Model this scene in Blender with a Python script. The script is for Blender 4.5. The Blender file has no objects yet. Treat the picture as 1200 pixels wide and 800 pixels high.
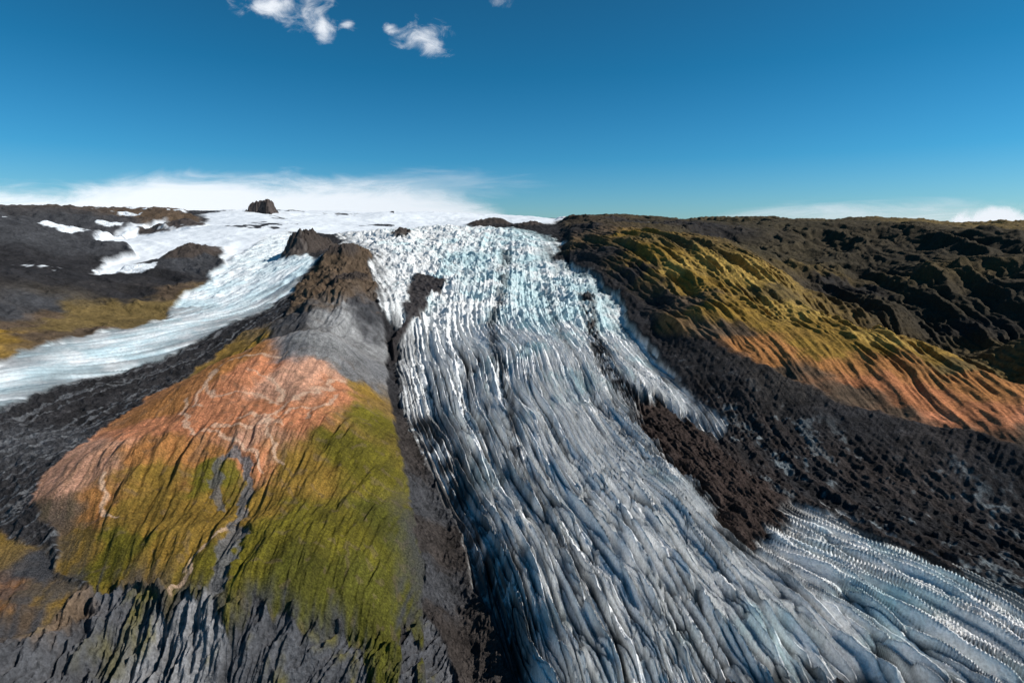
import bpy, math, numpy as np
from mathutils import Vector
rng=np.random.RandomState(7)
F=667.0; PITCH=math.atan(125/667.0); cp,sp=math.cos(PITCH),math.sin(PITCH)
# ---------- survey helpers: bearing / slope of a station seen from the drone ----------
def ray(u,v):
    x=(u-600)/F; d=(400-v)/F
    y=cp+d*sp; z=-sp+d*cp; h=math.hypot(x,y)
    return math.atan2(x,y), z/h
def st(u,v,r):
    a,e=ray(u,v); return (a,math.log(r),r*e)
B=[(600,800,46),(600,900,38),(600,700,57),(600,600,73),(600,500,96),(600,420,128),(600,370,156),(600,330,187),(600,300,218),(590,280,262),(590,266,340),
(480,266,360),(530,251,560),(450,262,420),(660,262,450),
(720,700,58),(760,600,74),(700,500,98),(680,420,130),(680,370,158),(650,320,200),(500,320,195),(500,380,152),
(900,800,51),(900,700,63.5),(900,620,78),(850,540,94),(820,470,117),(770,420,137),(730,370,162),
(1050,800,58),(1050,700,72),(1050,620,88),(1000,560,98),(950,500,110),(880,430,126),
(1200,790,68),(1200,700,81),(1200,600,103),(1200,530,111),(1200,460,135),(1200,400,172),(1200,340,230),(1200,310,290),(1200,280,450),
(1330,800,76),(1330,600,108),(1330,450,140),(1330,290,400),
(860,302,235),(960,342,200),(800,288,240),(740,300,200),(1000,400,150),(900,380,155),(820,370,148),(830,405,136),(770,340,172),(700,298,212),
(1000,470,119),(1100,440,138),(1100,505,115),(1080,404,160),(1080,398,205),(1080,340,240),(1080,300,300),(1080,279,400),(1080,266,600),
(900,264,520),(900,285,330),(760,262,480),(690,262,400),(960,300,290),(985,352,240),
(0,450,133),(0,500,111),(0,560,93),(0,600,84),(0,640,76),(0,720,63),(0,790,55),(-130,480,130),(-130,600,95),(-130,760,65),
(200,385,165),(300,335,200),(330,303,240),(300,365,176),(260,268,330),(270,250,470),(335,247,500),(400,256,430),(120,285,350),(0,260,300),(100,262,380),(200,253,430),(60,300,260),(150,340,215),(100,330,222),
(0,330,215),(0,400,160),(100,385,178),(150,430,140),(100,500,107),(230,442,128),(-130,340,200),(-130,264,300),
(260,428,112),(180,490,98),(150,478,113),(100,540,88),(50,590,79),(60,640,71),(120,690,62),(250,600,70),(400,600,64),(300,500,86),(400,500,86),(450,500,91),(480,600,69),
[470,700,55],(400,700,52.5),(250,700,54),(330,440,104),(455,780,47.5),(370,760,48.5),
(250,790,48.5),(250,900,45),(390,820,45.5),(400,900,41),(120,790,54),(0,900,48),
(455,420,131),(380,400,112),(420,350,150),(400,303,198),(350,360,155),(440,320,192),
(510,600,73.5),(545,700,58),(560,780,49),(465,480,103)]
pts=[st(*b) for b in B]
for d in range(-60,61,15):
    pts+= [(math.radians(d),math.log(1100),-10.0),(math.radians(d),math.log(3000),-80.0),(math.radians(d),math.log(7000),-200.0)]
    if abs(d)>=45: pts.append((math.radians(d),math.log(26),-42.0))
pts+= [(0.0,math.log(26),-43.0)]
pts=np.array(pts)
def tps(P,val,smooth=1e-4):
    n=len(P); d=np.sqrt(((P[:,None]-P[None])**2).sum(-1))
    K=np.where(d>0,d*d*np.log(d+1e-12),0)+np.eye(n)*smooth
    A=np.zeros((n+3,n+3)); A[:n,:n]=K; A[:n,n]=1; A[:n,n+1:]=P; A[n,:n]=1; A[n+1:,:n]=P.T
    w=np.linalg.solve(A,np.concatenate([val,np.zeros(3)]))
    def f(X):
        out=np.zeros(len(X))
        for i in range(n):
            dd=((X-P[i])**2).sum(-1)
            out+=w[i]*0.5*dd*np.log(dd+1e-18)
        return out+w[n]+X@w[n+1:]
    return f
A0,A1=math.radians(-55),math.radians(55); L0,L1=math.log(28),math.log(6500)
NA,NL=440,900
ca=np.linspace(A0,A1,NA); cl=np.linspace(L0,L1,NL)
CA,CL=np.meshgrid(ca,cl); CQ=np.stack([CA.ravel(),CL.ravel()],-1)
base=tps(pts[:,:2],pts[:,2])(CQ).reshape(NL,NA)
def samp(G,a,l):
    x=np.clip((a-A0)/(A1-A0)*(NA-1),0,NA-1.001); y=np.clip((l-L0)/(L1-L0)*(NL-1),0,NL-1.001)
    xi=x.astype(int); yi=y.astype(int); fx=x-xi; fy=y-yi
    if G.ndim==3: fx=fx[...,None]; fy=fy[...,None]
    return (G[yi,xi]*(1-fx)+G[yi,xi+1]*fx)*(1-fy)+(G[yi+1,xi]*(1-fx)+G[yi+1,xi+1]*fx)*fy
def place(p):
    u,v=p[0],p[1]; a,e=ray(u,v)
    if len(p)>2 : return (a,math.log(p[2]))
    a=min(max(a,A0),A1)
    l=np.linspace(math.log(30),math.log(650),1500)
    z=samp(base,np.full(1500,a),l); el=z/np.exp(l)
    hit=np.where(el>=e)[0]
    if len(hit): return (a,l[hit[0]])
    return (a,l[np.argmax(el)]+ (0.03 if v<270 else 0))
def sdf(poly):
    P=np.array([place(p) for p in poly]); n=len(P)
    X,Y=CA,CL; ins=np.zeros(X.shape,bool); dm=np.full(X.shape,1e9)
    for i in range(n):
        x1,y1=P[i]; x2,y2=P[(i+1)%n]
        c=((y1>Y)!=(y2>Y))&(X<(x2-x1)*(Y-y1)/(y2-y1+1e-12)+x1); ins^=c
        dx,dy=x2-x1,y2-y1; t=np.clip(((X-x1)*dx+(Y-y1)*dy)/(dx*dx+dy*dy+1e-12),0,1)
        dm=np.minimum(dm,(X-x1-t*dx)**2+(Y-y1-t*dy)**2)
    return np.sqrt(dm)*np.where(ins,1,-1)
def line(pl):
    P=np.array([place(p) for p in pl]); dm=np.full(CA.shape,1e9)
    for i in range(len(P)-1):
        x1,y1=P[i]; x2,y2=P[i+1]; dx,dy=x2-x1,y2-y1
        t=np.clip(((CA-x1)*dx+(CL-y1)*dy)/(dx*dx+dy*dy+1e-12),0,1)
        dm=np.minimum(dm,(CA-x1-t*dx)**2+(CL-y1-t*dy)**2)
    return np.sqrt(dm)
# ---------- outlines ----------
ICE=[(395,274),(440,272),(480,268),(520,266),(560,268),(600,268),(640,275),(660,287),(650,302),(690,325),(725,350),(735,385),(775,430),(815,470),(862,500),(845,512),(800,495),(820,515),(860,545),(912,585),(915,592),(960,600),(1050,635),(1130,670),(1210,715),(1330,770),(1330,900),(600,900),(598,800),(580,740),(552,680),(538,620),(515,570),(496,530),(476,490),(466,440),(472,395),(452,372),(440,340),(438,300),(400,290)]
MED=[(742,480),(765,474),(800,492),(850,535),(915,585),(910,625),(880,650),(850,632),(805,580),(765,540),(744,505)]
ICEL=[(385,300),(340,345),(300,368),(240,400),(180,425),(100,445),(0,482),(-130,520),(-130,460),(0,426),(100,398),(190,378),(215,352),(245,335),(262,312),(300,285),(345,272),(345,295),(368,310)]
SNOW=[(262,312),(262,302),(235,303),(190,308),(150,318),(108,324),(128,305),(160,297),(150,290),(112,284),(150,268),(190,263),(235,266),(250,256,500),(280,250,600),(330,247,700),(390,252,700),(470,250,700),(520,246,800),(560,250,700),(640,258,600),(672,266,420),(645,274,360),(560,266),(395,274),(345,272),(300,285)]
HILL=[(408,292),(436,305),(438,335),(448,372),(454,400),(454,450),(466,520),(484,600),(492,660),(494,740),(488,810),(460,820),(430,795),(400,775),(370,735),(340,740),(305,716),(270,730),(230,704),(200,716),(160,695),(120,702),(70,662),(58,615),(35,590),(50,565),(100,515),(170,472),(235,428),(290,390),(335,372),(345,340),(380,308)]
HILL2=[(-130,600),(0,625),(40,640),(75,665),(95,690),(50,735),(0,765),(-130,800)]
RIGHT=[(655,266,430),(700,262,700),(900,262,900),(1200,262,900),(1330,262,900),(1330,565),(1200,532),(1100,508),(1000,488),(930,452),(880,425),(830,408),(775,398),(755,370),(735,345),(700,322),(664,300),(664,285)]
LEFT=[(-130,250,800),(60,250,800),(190,250,700),(235,266),(170,264),(112,283),(150,290),(160,297),(128,305),(108,324),(190,308),(235,303),(262,312),(245,335),(215,352),(190,378),(100,398),(0,426),(-130,460)]
CLIFF=[(-130,800),(0,765),(50,735),(95,690),(120,684),(200,692),(270,705),(330,712),(400,735),(468,770),(488,730),(495,715),(520,760),(540,810),(560,900),(0,1000),(-130,900)]
S={k:sdf(v) for k,v in dict(ice=ICE,med=MED,icel=ICEL,snow=SNOW,hill=HILL,hill2=HILL2,right=RIGHT,left=LEFT,cliff=CLIFF).items()}
WIN=sdf([(478,352),(482,332),(494,326),(505,330),(528,336),(524,350),(508,346),(498,360),(482,380),(470,408),(462,430),(462,405),(474,378)])
# ---------- flow coordinates of the glacier ----------
FL={0:[(440,330),(468,440),(500,530),(545,620),(590,740),(610,800)],
.15:[(510,330),(525,420),(550,500),(600,600),(650,700),(700,800)],
.3:[(570,330),(590,420),(620,500),(670,600),(740,700),(800,800)],
.45:[(600,330),(630,420),(670,500),(740,600),(820,700),(900,800)],
.6:[(625,330),(660,420),(720,520),(800,600),(900,690),(1010,800)],
.8:[(650,330),(685,400),(740,490),(850,600),(980,670),(1200,800)],
1.0:[(700,350),(735,400),(815,480),(910,590),(1050,655),(1200,735)]}
fp=[];fv=[];ft=[]
for s,l in FL.items():
    q0=None; t=0
    for p in l:
        q=place(p); t= -q[1] if q0 is None else t+math.dist(q,q0); q0=q
        fp.append(q); fv.append(s); ft.append(t)
SF=np.clip(tps(np.array(fp),np.array(fv),1e-3)(CQ).reshape(NL,NA),-2,4)
TF=tps(np.array(fp),np.array(ft),1e-2)(CQ).reshape(NL,NA)
# ---------- colour samples (tone per station) ----------
def idw(sm,pw=5):
    W=np.zeros(CA.shape);C=np.zeros(CA.shape+(3,))
    for p,c in sm:
        a,l=place(p); w=1/(((CA-a)**2+(CL-l)**2)**(pw/2)+1e-9); W+=w; C+=w[...,None]*np.array(c)
    return C/W[...,None]
OR=(.50,.20,.10);OR2=(.34,.15,.05);PK=(.50,.27,.18);GR=(.135,.115,.014);GR2=(.090,.088,.014);OC=(.24,.145,.028);DK=(.027,.026,.028);GY=(.14,.14,.145);BR=(.10,.07,.047);YE=(.40,.26,.065);SL=(.052,.053,.058);OL=(.055,.045,.027);DO=(.15,.105,.04);RU=(.38,.15,.065);LG=(.23,.23,.23);DB=(.045,.038,.035)
chill=idw([((405,300),BR),((425,330),BR),((385,330),BR),((350,350),BR),((400,358),BR),((372,352),BR),((400,385),LG),((425,368),SL),((430,385),GY),((432,405),LG),((435,432),GY),((355,412),GY),((375,400),LG),((385,425),LG),((410,440),GY),((405,410),LG),((325,398),SL),((345,385),SL),((300,405),OC),((270,430),OR2),((300,440),OR),((330,460),PK),((260,470),OR),((240,500),OR),((300,490),OR),((390,470),OR),((380,448),PK),((350,500),OR),((300,520),PK),((420,460),OC),((430,490),GR),((410,530),GR),((350,550),OC),((290,550),OR),((440,560),GR),((400,620),GR),((460,620),GR2),((350,620),GR),((300,600),OC),((230,600),OC),((180,620),OC),((230,550),OR2),((180,560),OC),((150,510),OR),((200,480),OR2),((170,535),OR2),((170,590),OC),((110,560),PK),((80,560),PK),((100,530),PK),((90,585),PK),((120,600),OR2),((70,600),BR),((90,640),OC),((140,650),GR),((200,660),OC),((270,670),GR),((340,680),GR2),((420,690),GR2),((470,700),GR2),((450,760),GR2),((250,570),GR)])
cright=idw([((670,280),DK),((700,285),BR),((700,310),DK),((740,330),DK),((765,365),DK),((735,285),OC),((780,290),DO),((760,310),OC),((800,320),YE),((830,340),OC),((800,360),BR),((870,330),YE),((860,370),OC),((900,350),DO),((930,380),YE),((890,388),OC),((850,395),BR),((970,395),OC),((1000,415),OC),((950,415),OC),((970,432),OR2),((1050,442),OR2),((935,440),BR),((1000,458),RU),((990,475),BR),((1100,470),RU),((1050,490),BR),((1120,490),OR),((1150,490),RU),((1200,495),OR),((1200,525),BR),((1120,445),DO),((1120,460),OR2),((1050,465),RU),((880,408),OR2),((910,422),OR2),((1030,408),YE),((1090,425),OC),((1160,435),DO),((1160,465),OR2),((1200,465),OR2),((1120,510),BR),((850,290),OL),((900,300),OL),((960,320),DO),((1000,340),DK),((1050,350),OL),((1000,300),OL),((1100,320),DO),((1100,360),OL),((1150,380),DK),((1150,400),DO),((1200,350),OL),((1200,400),DO),((1200,300),OL),((900,272),OL),((1000,270),OL),((1100,272),DO),((800,272),DK)],4)  # left flank and canyon get near-black tones
cleft=idw([((0,270),SL),((100,270),SL),((200,262),BR),((0,320),DK),((60,310),DK),((100,330),DK),((150,290),SL),((200,330),DK),((240,315),SL),((150,350),DK),((60,365),SL),((0,370),SL),((120,372),DO),((165,365),DO),((60,390),DO),((0,402),OC),((100,383),DO),((40,402),BR),((200,350),BR),((230,350),DO),((110,395),BR),((60,378),BR),((0,388),BR)])
ccliff=idw([((0,790),SL),((60,720),BR),((100,760),SL),((150,700),SL),((200,760),GY),((300,740),SL),((350,790),SL),((420,770),SL),((480,790),SL),((540,780),SL),((520,740),SL)])
cmor=idw([((460,440),DK),((480,520),DB),((480,580),SL),((520,640),DB),((500,690),SL),((530,740),DB),((230,430),DK),((100,480),DK),((0,520),SL),((0,600),DK),((700,330),DK),((760,420),DK),((850,470),DK),((900,450),(.04,.036,.034)),((1000,520),DK),((1100,560),(.045,.04,.04)),((1200,580),DK),((950,560),DK),((1100,620),DK),((1200,680),DK),((340,380),DK)])
chill2=idw([((0,650),OC),((0,700),OR2),((50,660),SL),((60,700),OC),((20,740),BR)])
# ---------- noise ----------
perm=rng.permutation(4096).astype(np.int64); ang=rng.rand(4096)*2*np.pi; gx=np.cos(ang).astype(np.float32); gy=np.sin(ang).astype(np.float32)
def pn(x,y,sd=0):
    xi=np.floor(x).astype(np.int64); yi=np.floor(y).astype(np.int64); fx=(x-xi).astype(np.float32); fy=(y-yi).astype(np.float32)
    u=fx*fx*fx*(fx*(fx*6-15)+10); v=fy*fy*fy*(fy*(fy*6-15)+10)
    def g(i,j):
        h=perm[(perm[(xi+i+sd*37)&4095]+yi+j)&4095]
        return gx[h]*(fx-i)+gy[h]*(fy-j)
    a=g(0,0);b=g(1,0);c=g(0,1);d=g(1,1)
    return ((a+(b-a)*u)*(1-v)+(c+(d-c)*u)*v)*1.5
def fbm(x,y,wl,o,cell=None,ridge=False,sd=0,gain=.5):
    out=0;am=1.;nrm=0
    for k in range(o):
        n=pn(x/wl,y/wl,sd+k)
        if ridge: n=1-2*np.abs(n)
        if cell is not None: n=n*np.clip(wl/(cell*2.5)-1,0,1)
        out=out+am*n; nrm+=am; am*=gain; wl*=.5
    return out/nrm
def sm(x,a,b):
    t=np.clip((x-a)/(b-a),0,1); return t*t*(3-2*t)
# ---------- terrain grid ----------
NC=1800; a1=np.linspace(math.radians(-53),math.radians(53),NC)
ls=[L0+.01]
while ls[-1]<L1-.05:
    r=math.exp(ls[-1]); ls.append(ls[-1]+np.interp(r,[40,45,100,300,600,1000,3000],[.004,.0017,.0017,.0024,.0035,.02,.05]))
ls=np.array(ls); NR=len(ls); print("rows",NR)
AZ,LR=np.meshgrid(a1,ls); R=np.exp(LR); X=R*np.sin(AZ); Y=R*np.cos(AZ); cell=R*.0014
wx=fbm(X,Y,14,5,cell,sd=11); wy=fbm(X,Y,14,5,cell,sd=17)
w1=fbm(AZ,LR,.09,6,.0015,sd=21,gain=.6); w2=fbm(AZ,LR,.09,6,.0015,sd=27,gain=.6)
qa=AZ+w1*.022; ql=LR+w2*.030
jag=fbm(X,Y,3.0,4,cell,sd=23,gain=.6)
sf=samp(SF,AZ,LR)+wx*.002; tt=samp(TF,AZ,LR)
W={k:samp(g,qa,ql) for k,g in S.items()}
W['hill']=W['hill']+.06*pn(AZ*30+wx,LR*5,29)*sm(LR,math.log(62),math.log(52))
wf=pn(sf*26+3,tt*3,31)*.6+pn(sf*60,tt*7,32)*.4
W['ice']=W['ice']+.065*wf*sm(AZ,.30,.45)*sm(R,115,100)
Z=samp(base,AZ,LR)
def mk(k,w=.006): return sm(W[k],-w,w)
W['med']=W['med']+.03*w1+.045*wf
m_med=sm(W['med'],-.012,.012)
m_ice=mk('ice',.004)*(1-m_med); m_icel=mk('icel'); m_snow=mk('snow'); m_hill=np.maximum(mk('hill',.004),mk('hill2')); m_right=mk('right',.012); m_left=mk('left'); m_cliff=mk('cliff')
m_win=sm(samp(WIN,AZ+w1*.03,LR+w2*.05),-.003,.004)
m_ice=m_ice*(1-m_win)
def aniso(da,dl,wl,stretch,o,sd,ridge=True,wob=.5,gain=.5):
    n=math.hypot(da,dl); da/=n; dl/=n
    al=AZ*da+LR*dl; ac=-AZ*dl+LR*da
    ac=ac+wob*wl*wx
    return fbm(al/stretch,ac,wl,o,.0015,ridge,sd,gain)
rel=np.clip(R,0,260)
f1=fbm(X,Y,26,8,cell,sd=3); r1=fbm(X,Y,18,8,cell,True,sd=30)
Zd=np.zeros_like(Z)
# glacier: long sharp blades below, broken seracs above
# how tightly the flow lines are packed in the ground (lines per radian) -> fade detail finer than the sheet can hold
gs=np.hypot(np.gradient(sf,a1,axis=1),np.gradient(sf,ls,axis=0)); gs=np.clip(gs,.3,30)
def fade(K): return np.clip(1.0/(K*gs)/.0065-.35,0,1)
low=1-sm(R+10*wx,125,170)
rt=sm(AZ,.30,.50)*sm(R,112,92)
near=1-sm(R,58,92); mid=sm(R,84,122)*(1-rt)
sj=sf+pn(sf*14,tt*4,38)*.005*(1-.4*rt)+jag*(.0012+.0040*mid)*(1-.7*rt)
tj=tt+jag*.015
a1_=np.abs(pn(sj*50,tj*2.5,41)); a2_=np.abs(pn(sj*118+3,tj*6,43)); a0_=np.abs(pn(sj*24+7,tj*1.9,40))
def rid_(a): return 1-2.9*np.minimum(a*1.2,.50+.10*a)
g1=rid_(a1_)*fade(50); g2=(1-2.5*a2_)*fade(118); g3=fbm(X,Y,1.3,4,cell,True,sd=45,gain=.7)
cr1=np.exp(-(np.abs(pn(sj*44+11,tj*2.6,36))/.065)**2)*fade(44); cr2=np.exp(-(np.abs(pn(sj*98+17,tj*6,37))/.09)**2)*fade(98)
cr3=np.exp(-(np.abs(pn(sj*22+5,tj*26,35))/.07)**2)*sm(pn(sf*9,tt*5,34),0,.35)*(1-rt)
g0=pn(sf*11,tt*3.0,47)
ch3=fbm(X,Y*.8,3.2,5,cell,True,sd=48,gain=.7)
gm=rid_(a0_)*fade(24)
fins=(near+.45*rt*(1-near))*(.9*gm)+1.2*g1*(1-.1*near)+.6*g2+.30*g3*(1-.3*rt)+.8*g0*(1-.5*rt)+.75*ch3*mid-1.3*cr1*(.6+.4*near)-.7*cr2-.5*cr3
ub=fbm(X*.8,Y*1.5,4.8,5,cell,True,sd=51,gain=.75); ub2=1-2*np.abs(pn(X/6,Y/2.4,57)); ub3=fbm(X,Y,14,2,cell,sd=59)
ubq=np.floor(ub*3.2)/3.2*.5+ub*.5
fall=3.2*ubq+.7*ub2*sm(ub,-.5,.6)+.4*g1*sm(R,320,150)+2.6*ub3
icd=fins*low+fall*(1-low)
icd=icd*(.35+.65*sm(W['ice'],0,.06))
Zd+=m_ice*icd*np.interp(R,[60,100,150,260,420],[1.0,.9,1.,1.2,.9])
bul=(sm(W['ice'],0,.10)*2.2-.1)*low*(1-sm(AZ,.25,.45))
Zd+=m_ice*bul
# left glacier
lw=(X*.62+Y*.78); lc=(Y*.62-X*.78)
lf=fbm(lw*.45,lc,4,6,cell,True,sd=61,gain=.72); lf2=1-2.4*np.abs(pn(lw/26+wx*.3,lc/1.7,62)); lf3=1-2.4*np.abs(pn(lw/40,lc/5,66))
ls2=sm(R,165,215)
Zd+=m_icel*(lf*(.22+1.9*ls2)+lf2*.4+lf3*.5*(1-ls2))
Zd+=m_snow*(fbm(X,Y,90,5,cell,sd=63)*5+fbm(X,Y*2,20,4,cell,True,sd=64)*.8)
# hill
hg=aniso(-.35,-1,.05,5,6,71,wob=.3); hg2=aniso(-.3,-1,.009,12,3,75,gain=.7,wob=.15); hg3=aniso(-.3,-1,.024,9,4,76,wob=.2)
bowl=sm(R,84,92)*sm(R,120,112)
Zd+=m_hill*R*(.012*hg+.0022*hg2+.0048*hg3)*(1-.6*bowl)*sm(np.maximum(W['hill'],W['hill2']),0,.08)+m_hill*(f1*2.0+r1*.5)
gul=samp(line([(262,545),(272,538),(286,550),(287,575),(276,603),(279,640),(264,668),(248,712)]),AZ+w1*.045,LR+w2*.045); gul2=samp(line([(262,545),(255,565),(250,598)]),AZ+w1*.04,LR+w2*.04)
Zd-=m_hill*.4*sm(gul,.020,.004); Zd-=m_hill*.15*sm(gul2,.012,.002)
scree=m_hill*sm(R,104,112)*sm(R,150,136)
top=m_hill*sm(R,132,160); Zd+=top*(fbm(X,Y,11,6,cell,True,sd=77,gain=.68)*3.8-1.0)
trench=samp(line([(452,385),(462,440),(480,520),(510,600),(532,690),(555,790)]),qa,ql); Zd-=1.0*sm(trench,.06,.0)*(1-m_ice)*(1-m_hill)
# cliff
cg=aniso(-.75,-1,.040,4,6,81,wob=1.1,gain=.65); cg2=aniso(-.6,-1,.012,6,3,82,wob=1.2); cr_=fbm(X,Y,5,7,cell,True,sd=84,gain=.6)
Zd+=m_cliff*(R*(.030*cg+.006*cg2)+cr_*1.1+f1*3.2-1.3)
# right mountain: long diagonal gullies
rg=aniso(.29,-.58,.045,8,6,91,wob=.2,gain=.58); rg3=aniso(.29,-.58,.13,5,3,93,wob=.3); rg2=aniso(.29,-.58,.014,14,3,92,wob=.2)
plat=sm(R,215,280); far=aniso(.1,-.7,.16,2,5,94,wob=.5,gain=.45)
shelf=1-.55*sm(W['right'],.22,.08)*sm(AZ,.3,.45)
Zd+=m_right*(rel*((.0190*rg+.0036*rg2)*(1-.8*plat)*shelf+.008*rg3*(1-.4*plat))+f1*.3*(1-plat)+r1*.1*(1-plat)+6.0*far*plat+4.5*fbm(X,Y,160,3,cell,sd=97)*sm(R,320,420))
rav=samp(line([(905,318),(960,348),(1010,380),(1080,400,190),(1150,425,165),(1230,455,150)]),qa,ql); Zd-=m_right*9*sm(rav,.12,0)*sm(AZ,.35,.6)
rav2=samp(line([(980,300),(1060,335),(1130,350),(1230,380)]),qa,ql); Zd-=m_right*9*sm(rav2,.14,0)
rav3=samp(line([(860,285),(940,290),(1000,285),(1100,300),(1200,318)]),qa,ql); Zd-=m_right*6*sm(rav3,.12,0)
wall=aniso(.25,-.6,.07,7,4,96,wob=.25,gain=.5); wm=m_right*sm(AZ,.40,.6)*sm(np.minimum(rav,np.minimum(rav2,rav3)),.25,.05)*sm(R,165,190); Zd+=wm*rel*.022*wall
lg=aniso(.4,-.5,.09,3,6,95); Zd+=m_left*(rel*.011*lg+r1*(.4+1.6*sm(R,260,330)))
zz=(Z+Zd)*.62+f1*5; lay=(np.abs((zz%1)-.5)*2); lay=sm(lay,.2,.8)-.5; Zd+=m_right*lay*.22*sm(R,120,170)
# moraine
m_mor=np.clip(1-m_ice-m_icel-m_snow-m_hill-m_right-m_left-m_cliff-m_med-m_win,0,1)
bk=sm(W['right'],-.14,-.05)*(AZ>.1)
mg=fbm(X,Y,3.2,7,cell,True,sd=99,gain=.66); ms=(1-2*np.abs(pn(sj*60,tt*9,101)))*fade(60); ms2=1-2*np.abs(pn(sf*14,tt*2,102)); mgu=aniso(-.15,-1,.012,5,3,103)
Zd+=(m_mor+m_med)*((mg*.95+(.30*ms+.4*ms2)*(AZ>0))*(1-.55*bk)+f1*1.2*(1-.5*bk))+m_med*(.4+.8*sm(W['med'],0,.05))+m_mor*bk*(1.6+.25*mgu)
def knob(u,v,r,h,ra,rb,rot=0,p=2.):
    a,e=ray(u,v); x0,y0=r*math.sin(a),r*math.cos(a); dx=X-x0; dy=Y-y0
    c,s_=math.cos(rot),math.sin(rot); xx=(dx*c+dy*s_)/ra; yy=(-dx*s_+dy*c)/rb
    d=np.sqrt(xx*xx+yy*yy)*(1+.5*f1+.35*r1); return h*np.exp(-d**p)
kr=fbm(X,Y,7,6,cell,True,sd=110,gain=.65)
kn=[knob(358,285,232,4.2,9,11,p=3),knob(376,283,238,3.0,7,9,p=3),knob(350,294,226,3.0,7,9),knob(402,298,200,2,9,9),knob(410,335,172,2,8,14),knob(574,266,345,3.2,17,10,p=3),knob(622,268,330,2.5,9,12),knob(205,275,360,4,18,14,p=3),knob(232,320,255,3.5,9,14),knob(470,290,260,2,6,9)]
KN=sum(kn); Zd+=KN*(1+.7*kr+.3*f1)+m_win*(1.2+1.5*mg)
Z=Z+Zd
# ---------- colours ----------
def sc(G): return samp(G,AZ+w1*.055,LR+w2*.075)
v1=fbm(X,Y,9,7,cell,sd=120,gain=.6); v2=fbm(X,Y,2.2,5,cell,sd=130,gain=.65); v3=fbm(AZ,LR,.007,3,.0011,sd=135,gain=.85)
col=sc(cmor)*(1+.7*v1+.9*v2+.8*v3)[...,None]
def over(m,c):
    global col
    m=np.clip(m,0,1)[...,None]; col=col*(1-m)+c*m
DKc=np.array([.028,.026,.026])
over(m_left,sc(cleft)*(1+.7*v1+.5*v2)[...,None])
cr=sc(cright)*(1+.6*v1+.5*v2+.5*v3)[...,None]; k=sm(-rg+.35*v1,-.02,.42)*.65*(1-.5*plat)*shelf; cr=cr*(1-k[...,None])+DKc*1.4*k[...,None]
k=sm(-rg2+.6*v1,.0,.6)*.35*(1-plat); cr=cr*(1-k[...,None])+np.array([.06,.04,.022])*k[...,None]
k=sm(-lay+.5*v2+.5*v1,.1,.5)*.35*sm(R,130,170); cr=cr*(1-k[...,None])+np.array([.05,.038,.026])*k[...,None]
k=np.clip(wm*.6+plat*sm(-far+.5*v1,0,.5)*.6,0,1); cr=cr*(1-k[...,None])+np.array([.032,.027,.020])*k[...,None]
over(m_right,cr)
ch=sc(chill)*(1+.6*v1+.6*v2+.8*v3)[...,None]
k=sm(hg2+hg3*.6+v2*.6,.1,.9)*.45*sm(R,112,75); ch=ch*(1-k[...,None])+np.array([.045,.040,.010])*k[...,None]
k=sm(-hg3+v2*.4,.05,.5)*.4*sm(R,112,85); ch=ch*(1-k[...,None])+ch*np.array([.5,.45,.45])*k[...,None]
k=sm(pn(AZ*60+wx*3,LR*45+wy*3,140)+v1*.6,.35,.5)*.35*(1-scree); ch=ch*(1-k[...,None])+np.array(BR)*1.4*k[...,None]
k=sm(v3+.4*v1,.38,.5)*.5; ch=ch*(1-k[...,None])+np.array([.24,.19,.12])*k[...,None]
k=top*sm(-kr+.5*v1,-.1,.4)*.6; ch=ch*(1-k[...,None])+np.array([.035,.03,.026])*k[...,None]
m1=sm(samp(S['hill2'],qa,ql),-.005,.005); ch=ch*(1-m1[...,None])+(sc(chill2)*(1+.6*v1)[...,None])*m1[...,None]
k=sm(W['hill'],.07,.0)*sm(v1+.5*hg3,-.1,.4)*sm(R,84,60)*.9; ch=ch*(1-k[...,None])+np.array(SL)*k[...,None]
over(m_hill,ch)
def strip(pl,w,c,mm=1):
    d=samp(line(pl),AZ+w1*.035,LR+w2*.045)*(1+.6*v2+.3*v1); over(sm(d,w,w*.3)*mm*m_hill,c)
for pl in ([(222,468),(216,492),(222,512),(250,516),(275,524),(300,540),(312,552)],[(335,418),(300,422),(270,426),(250,440),(242,452),(238,482)],[(400,455),(385,462),(352,466),(340,482),(312,498),(318,520),(335,545)],[(128,562),(127,580),(133,600),(150,612)],[(285,600),(262,630),(240,655),(222,680),(205,700)],[(390,470),(372,486),(360,500)],[(300,440),(318,455),(330,475)],[(222,512),(255,505),(290,510),(330,505)],[(245,455),(265,470),(300,468),(330,480)],[(280,490),(300,500),(340,492),(380,478)]):
    strip(pl,.0055,np.array([.60,.42,.30])*.95,.65)
over(m_hill*sm(gul*(1+.6*v2+.6*v1),.0135,.008)*.9,np.array([.12,.12,.125])*(1+.6*v2+.5*v3)[...,None]); over(m_hill*sm(gul2*(1+.5*v2),.007,.004)*.75,np.array([.105,.105,.11]))
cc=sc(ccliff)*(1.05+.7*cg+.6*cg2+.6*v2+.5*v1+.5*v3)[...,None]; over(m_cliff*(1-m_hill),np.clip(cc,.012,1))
k=m_cliff*(1-m_hill)*sm(cg*.5+v1*1.2,.25,.6)*sm(W['hill'],-.16,-.0)*.75; over(k,np.array(GR)*.9)
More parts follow.
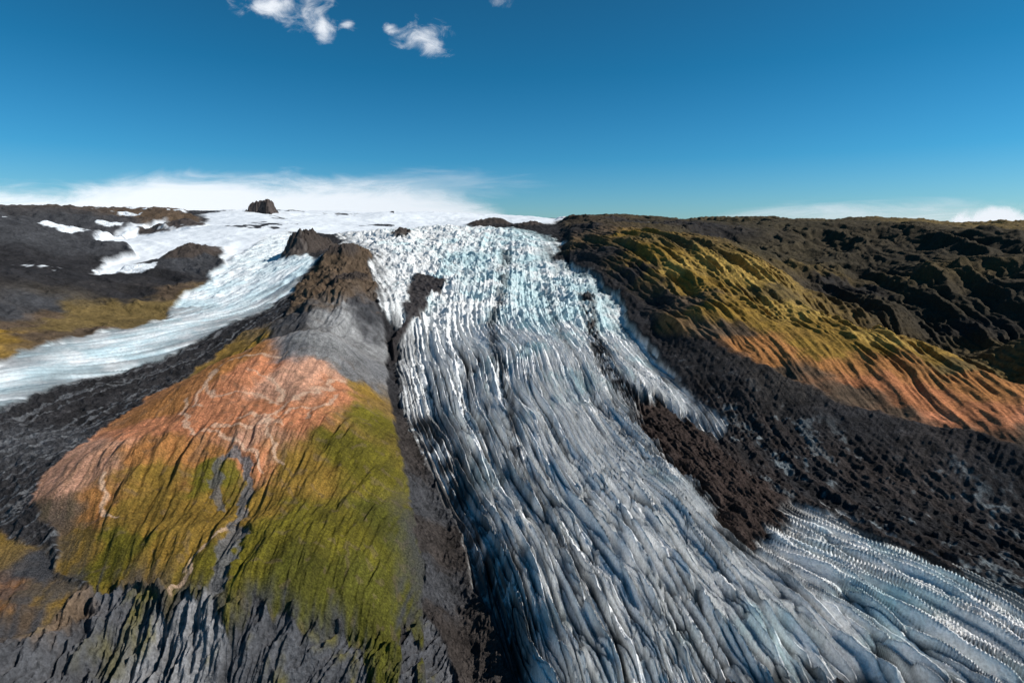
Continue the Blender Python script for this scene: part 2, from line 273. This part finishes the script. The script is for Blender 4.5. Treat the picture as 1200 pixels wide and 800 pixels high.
# ice
groove=np.clip(sm(-icd+v2*.9+v1*.5,.5,2.0)+.95*cr1*(.7+.3*near)+.75*cr2*sm(v1,-.6,.1)+.5*cr3,0,1)*low+sm(-ub+v2*.4,-.1,.45)*(1-low)  # darkens the ice colour in troughs, crevasse lines and icefall gaps
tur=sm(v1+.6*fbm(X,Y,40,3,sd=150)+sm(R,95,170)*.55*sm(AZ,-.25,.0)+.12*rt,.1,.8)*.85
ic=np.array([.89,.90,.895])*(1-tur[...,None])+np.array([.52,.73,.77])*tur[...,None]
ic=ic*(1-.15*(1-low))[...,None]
k=groove*np.interp(R,[60,150,220],[.94,.88,.75]); tc_=np.array([.030,.042,.048])[None,None]*low[...,None]+np.array([.07,.15,.18])*(1-low)[...,None]; ic=ic*(1-k[...,None])+tc_*k[...,None]
k=sm(v2*1.2+v1*.9+v3*.6+.35*(1-sm(sf,.1,.4)),.38,1.0)*.4*low*(1-.5*rt); ic=ic*(1-k[...,None])+np.array([.13,.13,.128])*k[...,None]
ic=ic*(1+.15*v2+.3*v3)[...,None]
def dl(pl,w0,w1_,am,c,e=0):
    global ic
    d=samp(line(pl),AZ+w1*.014,LR); k=sm(d,w0,w1_)*am*sm(v2+g2*.5+.7*v1+v3*.5,-.4+e,.25+e); ic=ic*(1-k[...,None])+np.array(c)*k[...,None]
dl([(592,300),(588,345),(576,380),(580,420),(592,460),(600,500),(606,560)],.014,.003,.85,[.06,.06,.065],-.05)
dl([(606,560),(630,620),(680,700),(720,790)],.03,.004,.6,[.06,.06,.06],.2)
dl([(540,420),(560,500),(590,580)],.012,.002,.6,[.07,.07,.075])
dl([(640,340),(655,400),(690,470),(740,540)],.010,.002,.6,[.07,.07,.075])
dl([(688,355),(694,400),(706,440),(745,485)],.022,.006,1.,[.03,.026,.026],-.05)
dl([(700,420),(725,470),(760,520)],.03,.006,.8,[.04,.034,.033],.1)
dl([(760,510),(830,590),(880,650),(940,690)],.04,.008,.6,[.05,.042,.04],.25)
dl([(488,500),(525,580),(546,640),(580,720),(600,800)],.075,.02,.9,[.045,.036,.032],-.1)
k=sm(W['ice'],.04+.03*sm(AZ,.3,.5),.0)*sm(v1+g1*.5+v3*.6,-.4,.4)*.85; ic=ic*(1-k[...,None])+np.array([.045,.045,.047])*k[...,None]
k=sm(W['med'],-.05,.0)*sm(v1+g2*.4+v3*.6,-.2,.4)*.8; ic=ic*(1-k[...,None])+np.array([.05,.042,.038])*k[...,None]
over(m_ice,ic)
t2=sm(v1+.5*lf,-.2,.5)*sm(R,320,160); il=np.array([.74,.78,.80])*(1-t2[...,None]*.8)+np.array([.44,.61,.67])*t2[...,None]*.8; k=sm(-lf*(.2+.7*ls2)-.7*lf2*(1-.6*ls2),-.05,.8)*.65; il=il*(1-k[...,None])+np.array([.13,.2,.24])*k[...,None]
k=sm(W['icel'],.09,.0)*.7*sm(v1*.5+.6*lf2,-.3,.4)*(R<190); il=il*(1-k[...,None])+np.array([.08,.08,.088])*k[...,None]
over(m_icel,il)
d=W['icel']; k=m_mor*sm(pn(d*160+wx*2,LR*2,160)+.4*v2,.05,.5)*(AZ<-.35)*(d<0)*.5; over(k,np.array([.2,.21,.225]))
over(m_snow*(1-sm(fbm(X,Y,50,6,cell,sd=170)+.3*r1,.40,.46)*(R>280)*(AZ<-.2)),np.array([.78,.82,.86])*(1+.05*v1)[...,None])
over(m_left*(R>230)*sm(fbm(X,Y*.7,26,6,cell,sd=173)+.15*r1,.34,.39),np.array([.74,.78,.82]))
over(m_med,np.array([.042,.030,.026])*(1+.7*v1+.9*v2+v3)[...,None])
over(m_win,np.array([.035,.03,.03])*(1+.7*v2)[...,None])
k=m_mor*sm(v1*1.1+.8*v2+v3*.7+.4*pn(sf*30,tt*6,165),.25,.6)*sm(W['right'],-.03,-.12)*(AZ>.1)*sm(sf,.9,1.1)*.7; over(k,np.array([.18,.21,.225])*(1+.6*v2)[...,None])
k=m_mor*(AZ>.1)*(1-bk)*sm(ms2,.3,.8)*.4; over(k,np.array([.05,.036,.03])*(1+.6*v2+.6*v3)[...,None])
kk=sm(KN*(1+.5*kr),.9,1.7); over(kk*(1-.5*sm(v1,.2,.3)*(R>300)),np.array([.05,.04,.035])*(1+.6*v1+.5*r1)[...,None])
k=m_right*(R>260)*sm(fbm(X,Y,22,4,cell,sd=180),.62,.68)*(AZ<.35); over(k,np.array([.8,.84,.88]))
col=np.clip(col,.008,.9)
# ---------- region ids ----------
rid=np.zeros(Z.shape,int)
rid[m_left>.5]=1; rid[m_right>.5]=2; rid[m_cliff>.5]=3; rid[m_hill>.5]=4; rid[m_icel>.5]=5; rid[m_snow>.5]=6; rid[(W['ice']>0)]=7; rid[m_med>.5]=8
names={0:("moraine_ground","dark grey rubble moraine beside the glacier ice","moraine"),1:("hill","dark bare volcanic hills with faint ochre slopes and snow","hill"),2:("mountain","gullied mountain with ochre, orange and dark brown slopes","mountain"),
3:("cliff_terrain","gullied grey rock cliff below the green hill","cliff"),4:("hill.001","hill with orange clay top and green mossy slopes","hill"),5:("glacier.001","smooth white glacier tongue winding past dark hills","glacier"),
6:("snowfield","smooth white snowfield on the ice cap summit","snow"),7:("glacier","long crevassed blue-white glacier with fins and dark grooves","glacier"),8:("moraine_ground.001","brown rubble medial moraine lying on the glacier","moraine")}
def mat(name,rough,bscale,bdist,var,spec=.3):
    m=bpy.data.materials.new(name); m.use_nodes=True; nt=m.node_tree; N=nt.nodes; Lk=nt.links; b=N['Principled BSDF']
    at=N.new('ShaderNodeAttribute'); at.attribute_name='col'; tc=N.new('ShaderNodeTexCoord')
    n=N.new('ShaderNodeTexNoise'); n.inputs['Scale'].default_value=bscale; n.inputs['Detail'].default_value=8; n.inputs['Roughness'].default_value=.65; Lk.new(tc.outputs['Object'],n.inputs['Vector'])
    mr=N.new('ShaderNodeMapRange'); mr.inputs[1].default_value=.3; mr.inputs[2].default_value=.7; mr.inputs[3].default_value=1-var; mr.inputs[4].default_value=1+var; Lk.new(n.outputs['Fac'],mr.inputs[0])
    mx=N.new('ShaderNodeVectorMath'); mx.operation='SCALE'; Lk.new(at.outputs['Color'],mx.inputs[0]); Lk.new(mr.outputs[0],mx.inputs['Scale']); Lk.new(mx.outputs[0],b.inputs['Base Color'])
    bp=N.new('ShaderNodeBump'); bp.inputs['Distance'].default_value=bdist; bp.inputs['Strength'].default_value=.8; Lk.new(n.outputs['Fac'],bp.inputs['Height']); Lk.new(bp.outputs[0],b.inputs['Normal'])
    b.inputs['Roughness'].default_value=rough; b.inputs['Specular IOR Level'].default_value=spec
    return m
mats={0:mat('rubble',.95,3.2,.5,.6,.1),1:mat('dark_rock',.95,1.2,.5,.4,.1),2:mat('mountain_rock',.95,2.0,.35,.45,.1),3:mat('cliff_rock',.95,3.,.35,.5,.1),4:mat('moss_and_clay',.95,4.5,.35,.6,.1),5:mat('ice_smooth',.6,1.5,.25,.15,.3),6:mat('snow',.7,.3,.3,.04,.3),7:mat('glacier_ice',.6,3.0,.30,.28,.2),8:mat('brown_rubble',.95,3.4,.5,.6,.1)}
V=np.stack([X,Y,Z],-1).reshape(-1,3).astype(np.float32); C4=np.concatenate([col.reshape(-1,3),np.ones((NR*NC,1))],1).astype(np.float32)
idx=np.arange(NR*NC).reshape(NR,NC); Q=np.stack([idx[:-1,:-1],idx[:-1,1:],idx[1:,1:],idx[1:,:-1]],-1).reshape(-1,4); QR=rid[:-1,:-1].ravel()
def meshobj(name,v,q,c,m,smooth=True):
    me=bpy.data.meshes.new(name); me.vertices.add(len(v)); me.vertices.foreach_set('co',v.ravel()); me.loops.add(q.size); me.loops.foreach_set('vertex_index',q.ravel().astype(np.int32))
    me.polygons.add(len(q)); me.polygons.foreach_set('loop_start',np.arange(0,q.size,q.shape[1],dtype=np.int32)); me.polygons.foreach_set('use_smooth',np.full(len(q),smooth))
    me.update(calc_edges=True)
    if c is not None:
        at=me.color_attributes.new('col','FLOAT_COLOR','POINT'); at.data.foreach_set('color',c.ravel())
    me.materials.append(m); o=bpy.data.objects.new(name,me); bpy.context.scene.collection.objects.link(o); return o
for k_,(nm,lb,ct) in names.items():
    q=Q[QR==k_]
    if len(q)==0: continue
    uq,inv=np.unique(q.ravel(),return_inverse=True)
    o=meshobj(nm,V[uq],inv.reshape(-1,4),C4[uq],mats[k_]); o['kind']='structure'; o['label']=lb; o['category']=ct
# ---------- castle-shaped rock peak on the ice cap ----------
def peak(name,u,v,r,w,h,label,seed):
    a,e=ray(u,v); x0,y0=r*math.sin(a),r*math.cos(a); zb=float(samp(base,np.array([a]),np.array([math.log(r)]))[0])-3
    n=90; g=np.linspace(-1,1,n); gx_,gy_=np.meshgrid(g,g)
    nx=pn(gx_*2.2+seed,gy_*2.2,5)+.5*pn(gx_*6+seed,gy_*6,6)+.3*pn(gx_*14,gy_*14+seed,8)
    d=np.maximum(np.abs(gx_-.12)*1.0,np.abs(gy_))+nx*.2
    hh=1.0*sm(d,.62,.30)*(.85+.32*gx_+.35*nx)+.40*sm(d,1.0,.35)
    v_=np.stack([x0+gx_*w,y0+gy_*w,zb+hh*h+np.where(hh<.02,-4,0)],-1).reshape(-1,3).astype(np.float32)
    ii=np.arange(n*n).reshape(n,n); q=np.stack([ii[:-1,:-1],ii[:-1,1:],ii[1:,1:],ii[1:,:-1]],-1).reshape(-1,4)
    cc=np.ones((n*n,4),np.float32); cc[:,:3]=(np.array([.08,.065,.06])*(1+.6*nx.reshape(-1,1))).astype(np.float32)
    o=meshobj(name,v_,q,cc,mats[1]); o['kind']='structure'; o['label']=label; o['category']='rock'
peak('rock_peak',305,252,455,15,9.5,"castle-shaped dark rock peak rising from the snow",3.3)
# ---------- clouds: thin vapour sheets high above the land ----------
def cloudmat(name,sx,sy,thr,soft,dens,seed,em=.35,ew=.55,dist=.6):
    m=bpy.data.materials.new(name); m.use_nodes=True; nt=m.node_tree; N=nt.nodes; Lk=nt.links; N.clear()
    out=N.new('ShaderNodeOutputMaterial'); mix=N.new('ShaderNodeMixShader'); tr=N.new('ShaderNodeBsdfTransparent'); d=N.new('ShaderNodeBsdfDiffuse'); t=N.new('ShaderNodeBsdfTranslucent'); a=N.new('ShaderNodeMixShader')
    e=N.new('ShaderNodeEmission'); e.inputs[0].default_value=(.93,.96,1,1); e.inputs[1].default_value=em; ad=N.new('ShaderNodeAddShader')  # added glow, stands in for sunlight scattered inside the cloud
    d.inputs[0].default_value=(.6,.6,.62,1); t.inputs[0].default_value=(.6,.6,.62,1); Lk.new(d.outputs[0],a.inputs[1]); Lk.new(t.outputs[0],a.inputs[2])
    Lk.new(a.outputs[0],ad.inputs[0]); Lk.new(e.outputs[0],ad.inputs[1])
    uv=N.new('ShaderNodeAttribute'); uv.attribute_name='suv'
    mp=N.new('ShaderNodeMapping'); mp.inputs['Scale'].default_value=(sx,sy,1); mp.inputs['Location'].default_value=(seed,seed*.7,0); Lk.new(uv.outputs['Vector'],mp.inputs[0])
    n=N.new('ShaderNodeTexNoise'); n.inputs['Scale'].default_value=1; n.inputs['Detail'].default_value=12; n.inputs['Roughness'].default_value=.62; n.inputs['Distortion'].default_value=dist; Lk.new(mp.outputs[0],n.inputs['Vector'])
    ed=N.new('ShaderNodeAttribute'); ed.attribute_name='edge'
    s=N.new('ShaderNodeMath'); s.operation='MULTIPLY_ADD'; Lk.new(ed.outputs['Fac'],s.inputs[0]); s.inputs[1].default_value=ew; Lk.new(n.outputs['Fac'],s.inputs[2])
    mr=N.new('ShaderNodeMapRange'); mr.interpolation_type='SMOOTHSTEP'; mr.inputs[1].default_value=thr; mr.inputs[2].default_value=thr+soft; mr.inputs[3].default_value=0; mr.inputs[4].default_value=dens; Lk.new(s.outputs[0],mr.inputs[0])
    Lk.new(mr.outputs[0],mix.inputs[0]); Lk.new(tr.outputs[0],mix.inputs[1]); Lk.new(ad.outputs[0],mix.inputs[2]); Lk.new(mix.outputs[0],out.inputs[0]); return m
def cloud(name,u0,u1,v0,v1,r,label,m,tilt=.25,edgef=None):
    nu,nv=80,24; vs=[];su=[];eg=[]
    for j in range(nv):
        for i in range(nu):
            s_,t_=i/(nu-1),j/(nv-1); a,e=ray(u0+(u1-u0)*s_,v1+(v0-v1)*t_); rr=r*(1+tilt*(t_-.5))
            vs.append((rr*math.sin(a),rr*math.cos(a),rr*e)); su.append((s_*(u1-u0)/100,t_*(v1-v0)/100,0)); 
            eg.append(edgef(s_,t_) if edgef else 1-min(1.3,((2*s_-1)**2+(2*t_-1)**2)))
    ii=np.arange(nu*nv).reshape(nv,nu); q=np.stack([ii[:-1,:-1],ii[:-1,1:],ii[1:,1:],ii[1:,:-1]],-1).reshape(-1,4)
    o=meshobj(name,np.array(vs,np.float32),q,None,m)
    at=o.data.attributes.new('suv','FLOAT_VECTOR','POINT'); at.data.foreach_set('vector',np.array(su,np.float32).ravel())
    at=o.data.attributes.new('edge','FLOAT','POINT'); at.data.foreach_set('value',np.array(eg,np.float32))
    o['label']=label; o['category']='cloud'
def bank(s,t):
    u=-80+690*s; v=290-95*t; tp=np.interp(u,[-80,0,80,140,190,260,330,400,480,540,580,605],[218,221,226,214,205,208,211,213,219,229,243,264])
    return max(-.8,min(1,(v-tp)/26.0))
cloud('cloud',-80,610,190,290,2600,"long low white cloud bank behind the ice cap",cloudmat('vapour_bank',.9,4.0,.34,.66,.94,2,.65,.62,.7),.1,bank)
def wisp(s,t):
    u=250+195*s; v=75-105*t; d=min(math.hypot((u-322)/48,(v-8)/20),math.hypot((u-362)/34,(v-12)/26),math.hypot((u-378)/18,(v-32)/24),math.hypot((u-408)/14,(v-30)/10)*1.2)
    return max(-1,1-d)
cloud('cloud.001',250,445,-30,75,900,"ragged wispy white cloud in blue sky",cloudmat('vapour_wisp',3.4,4.6,.50,.5,.92,5,.66,.38,.5),.5,wisp)
def torn(s,t):
    u=430+120*s; v=88-80*t; d=min(math.hypot((u-495)/38,(v-44)/20),math.hypot((u-505)/26,(v-54)/18),math.hypot((u-457)/14,(v-33)/9)*1.1)
    return max(-1,1-d)
cloud('cloud.002',430,550,8,88,900,"small torn white cloud in blue sky",cloudmat('vapour_torn',3.8,5,.50,.5,.9,9.4,.64,.38,.5),.5,torn)
cloud('cloud.006',570,610,-12,14,900,"tiny shred of white cloud in blue sky",cloudmat('vapour_shred',5,6,.64,.6,.6,4.4,.5,.4,.6),.5)
cloud('cloud.003',1100,1240,240,292,2600,"puffy white cloud low over the mountain skyline",cloudmat('vapour_puff',2.5,3.6,.50,.35,.95,3,.75),.1)
cloud('cloud.004',840,1260,230,286,3200,"thin streak of haze cloud above the plateau",cloudmat('vapour_haze',.7,5,.48,.7,.8,7,.7,.5,.8),.1)
cloud('cloud.005',360,680,190,245,3200,"faint feathery cirrus streak in blue sky",cloudmat('vapour_cirrus',.8,6,.64,.6,.28,12,.6,.5,1.0),.1)
# ---------- light ----------
sc_=bpy.context.scene; w=bpy.data.worlds.new("World"); sc_.world=w; w.use_nodes=True; nt=w.node_tree; bg=nt.nodes['Background']
SE=math.radians(38); SAZ=math.radians(93)
sky=nt.nodes.new('ShaderNodeTexSky'); sky.sky_type='NISHITA'; sky.sun_disc=False; sky.sun_elevation=SE; sky.sun_rotation=SAZ; sky.air_density=1.0; sky.dust_density=.3; sky.ozone_density=2
tc=nt.nodes.new('ShaderNodeTexCoord'); sx=nt.nodes.new('ShaderNodeSeparateXYZ'); nt.links.new(tc.outputs['Generated'],sx.inputs[0])
rp=nt.nodes.new('ShaderNodeValToRGB'); nt.links.new(sx.outputs['Z'],rp.inputs[0]); el=rp.color_ramp.elements
el[0].position=0; el[0].color=(.46,.74,1,1); el[1].position=.5; el[1].color=(.09,.39,.50,1)
e_=el.new(.12); e_.color=(.15,.60,.88,1)
e_=el.new(.25); e_.color=(.07,.50,.71,1)
mu=nt.nodes.new('ShaderNodeVectorMath'); mu.operation='MULTIPLY'; nt.links.new(sky.outputs[0],mu.inputs[0]); nt.links.new(rp.outputs[0],mu.inputs[1]); nt.links.new(mu.outputs[0],bg.inputs[0]); bg.inputs[1].default_value=.11
ld=bpy.data.lights.new('sun','SUN'); ld.energy=5.0; ld.angle=math.radians(.5); ld.color=(1,.95,.88); lo=bpy.data.objects.new('sun',ld); sc_.collection.objects.link(lo)
dv=Vector((math.sin(SAZ)*math.cos(SE),math.cos(SAZ)*math.cos(SE),math.sin(SE))); lo.rotation_euler=dv.to_track_quat('Z','Y').to_euler()
cd=bpy.data.cameras.new('camera'); cd.sensor_width=36; cd.lens=36*F/1200; cd.clip_start=.5; cd.clip_end=20000; co=bpy.data.objects.new('camera',cd); co.rotation_euler=(math.pi/2-PITCH,0,0); sc_.collection.objects.link(co); sc_.camera=co
sc_.view_settings.view_transform='Standard'; sc_.view_settings.look='None'; sc_.view_settings.exposure=0
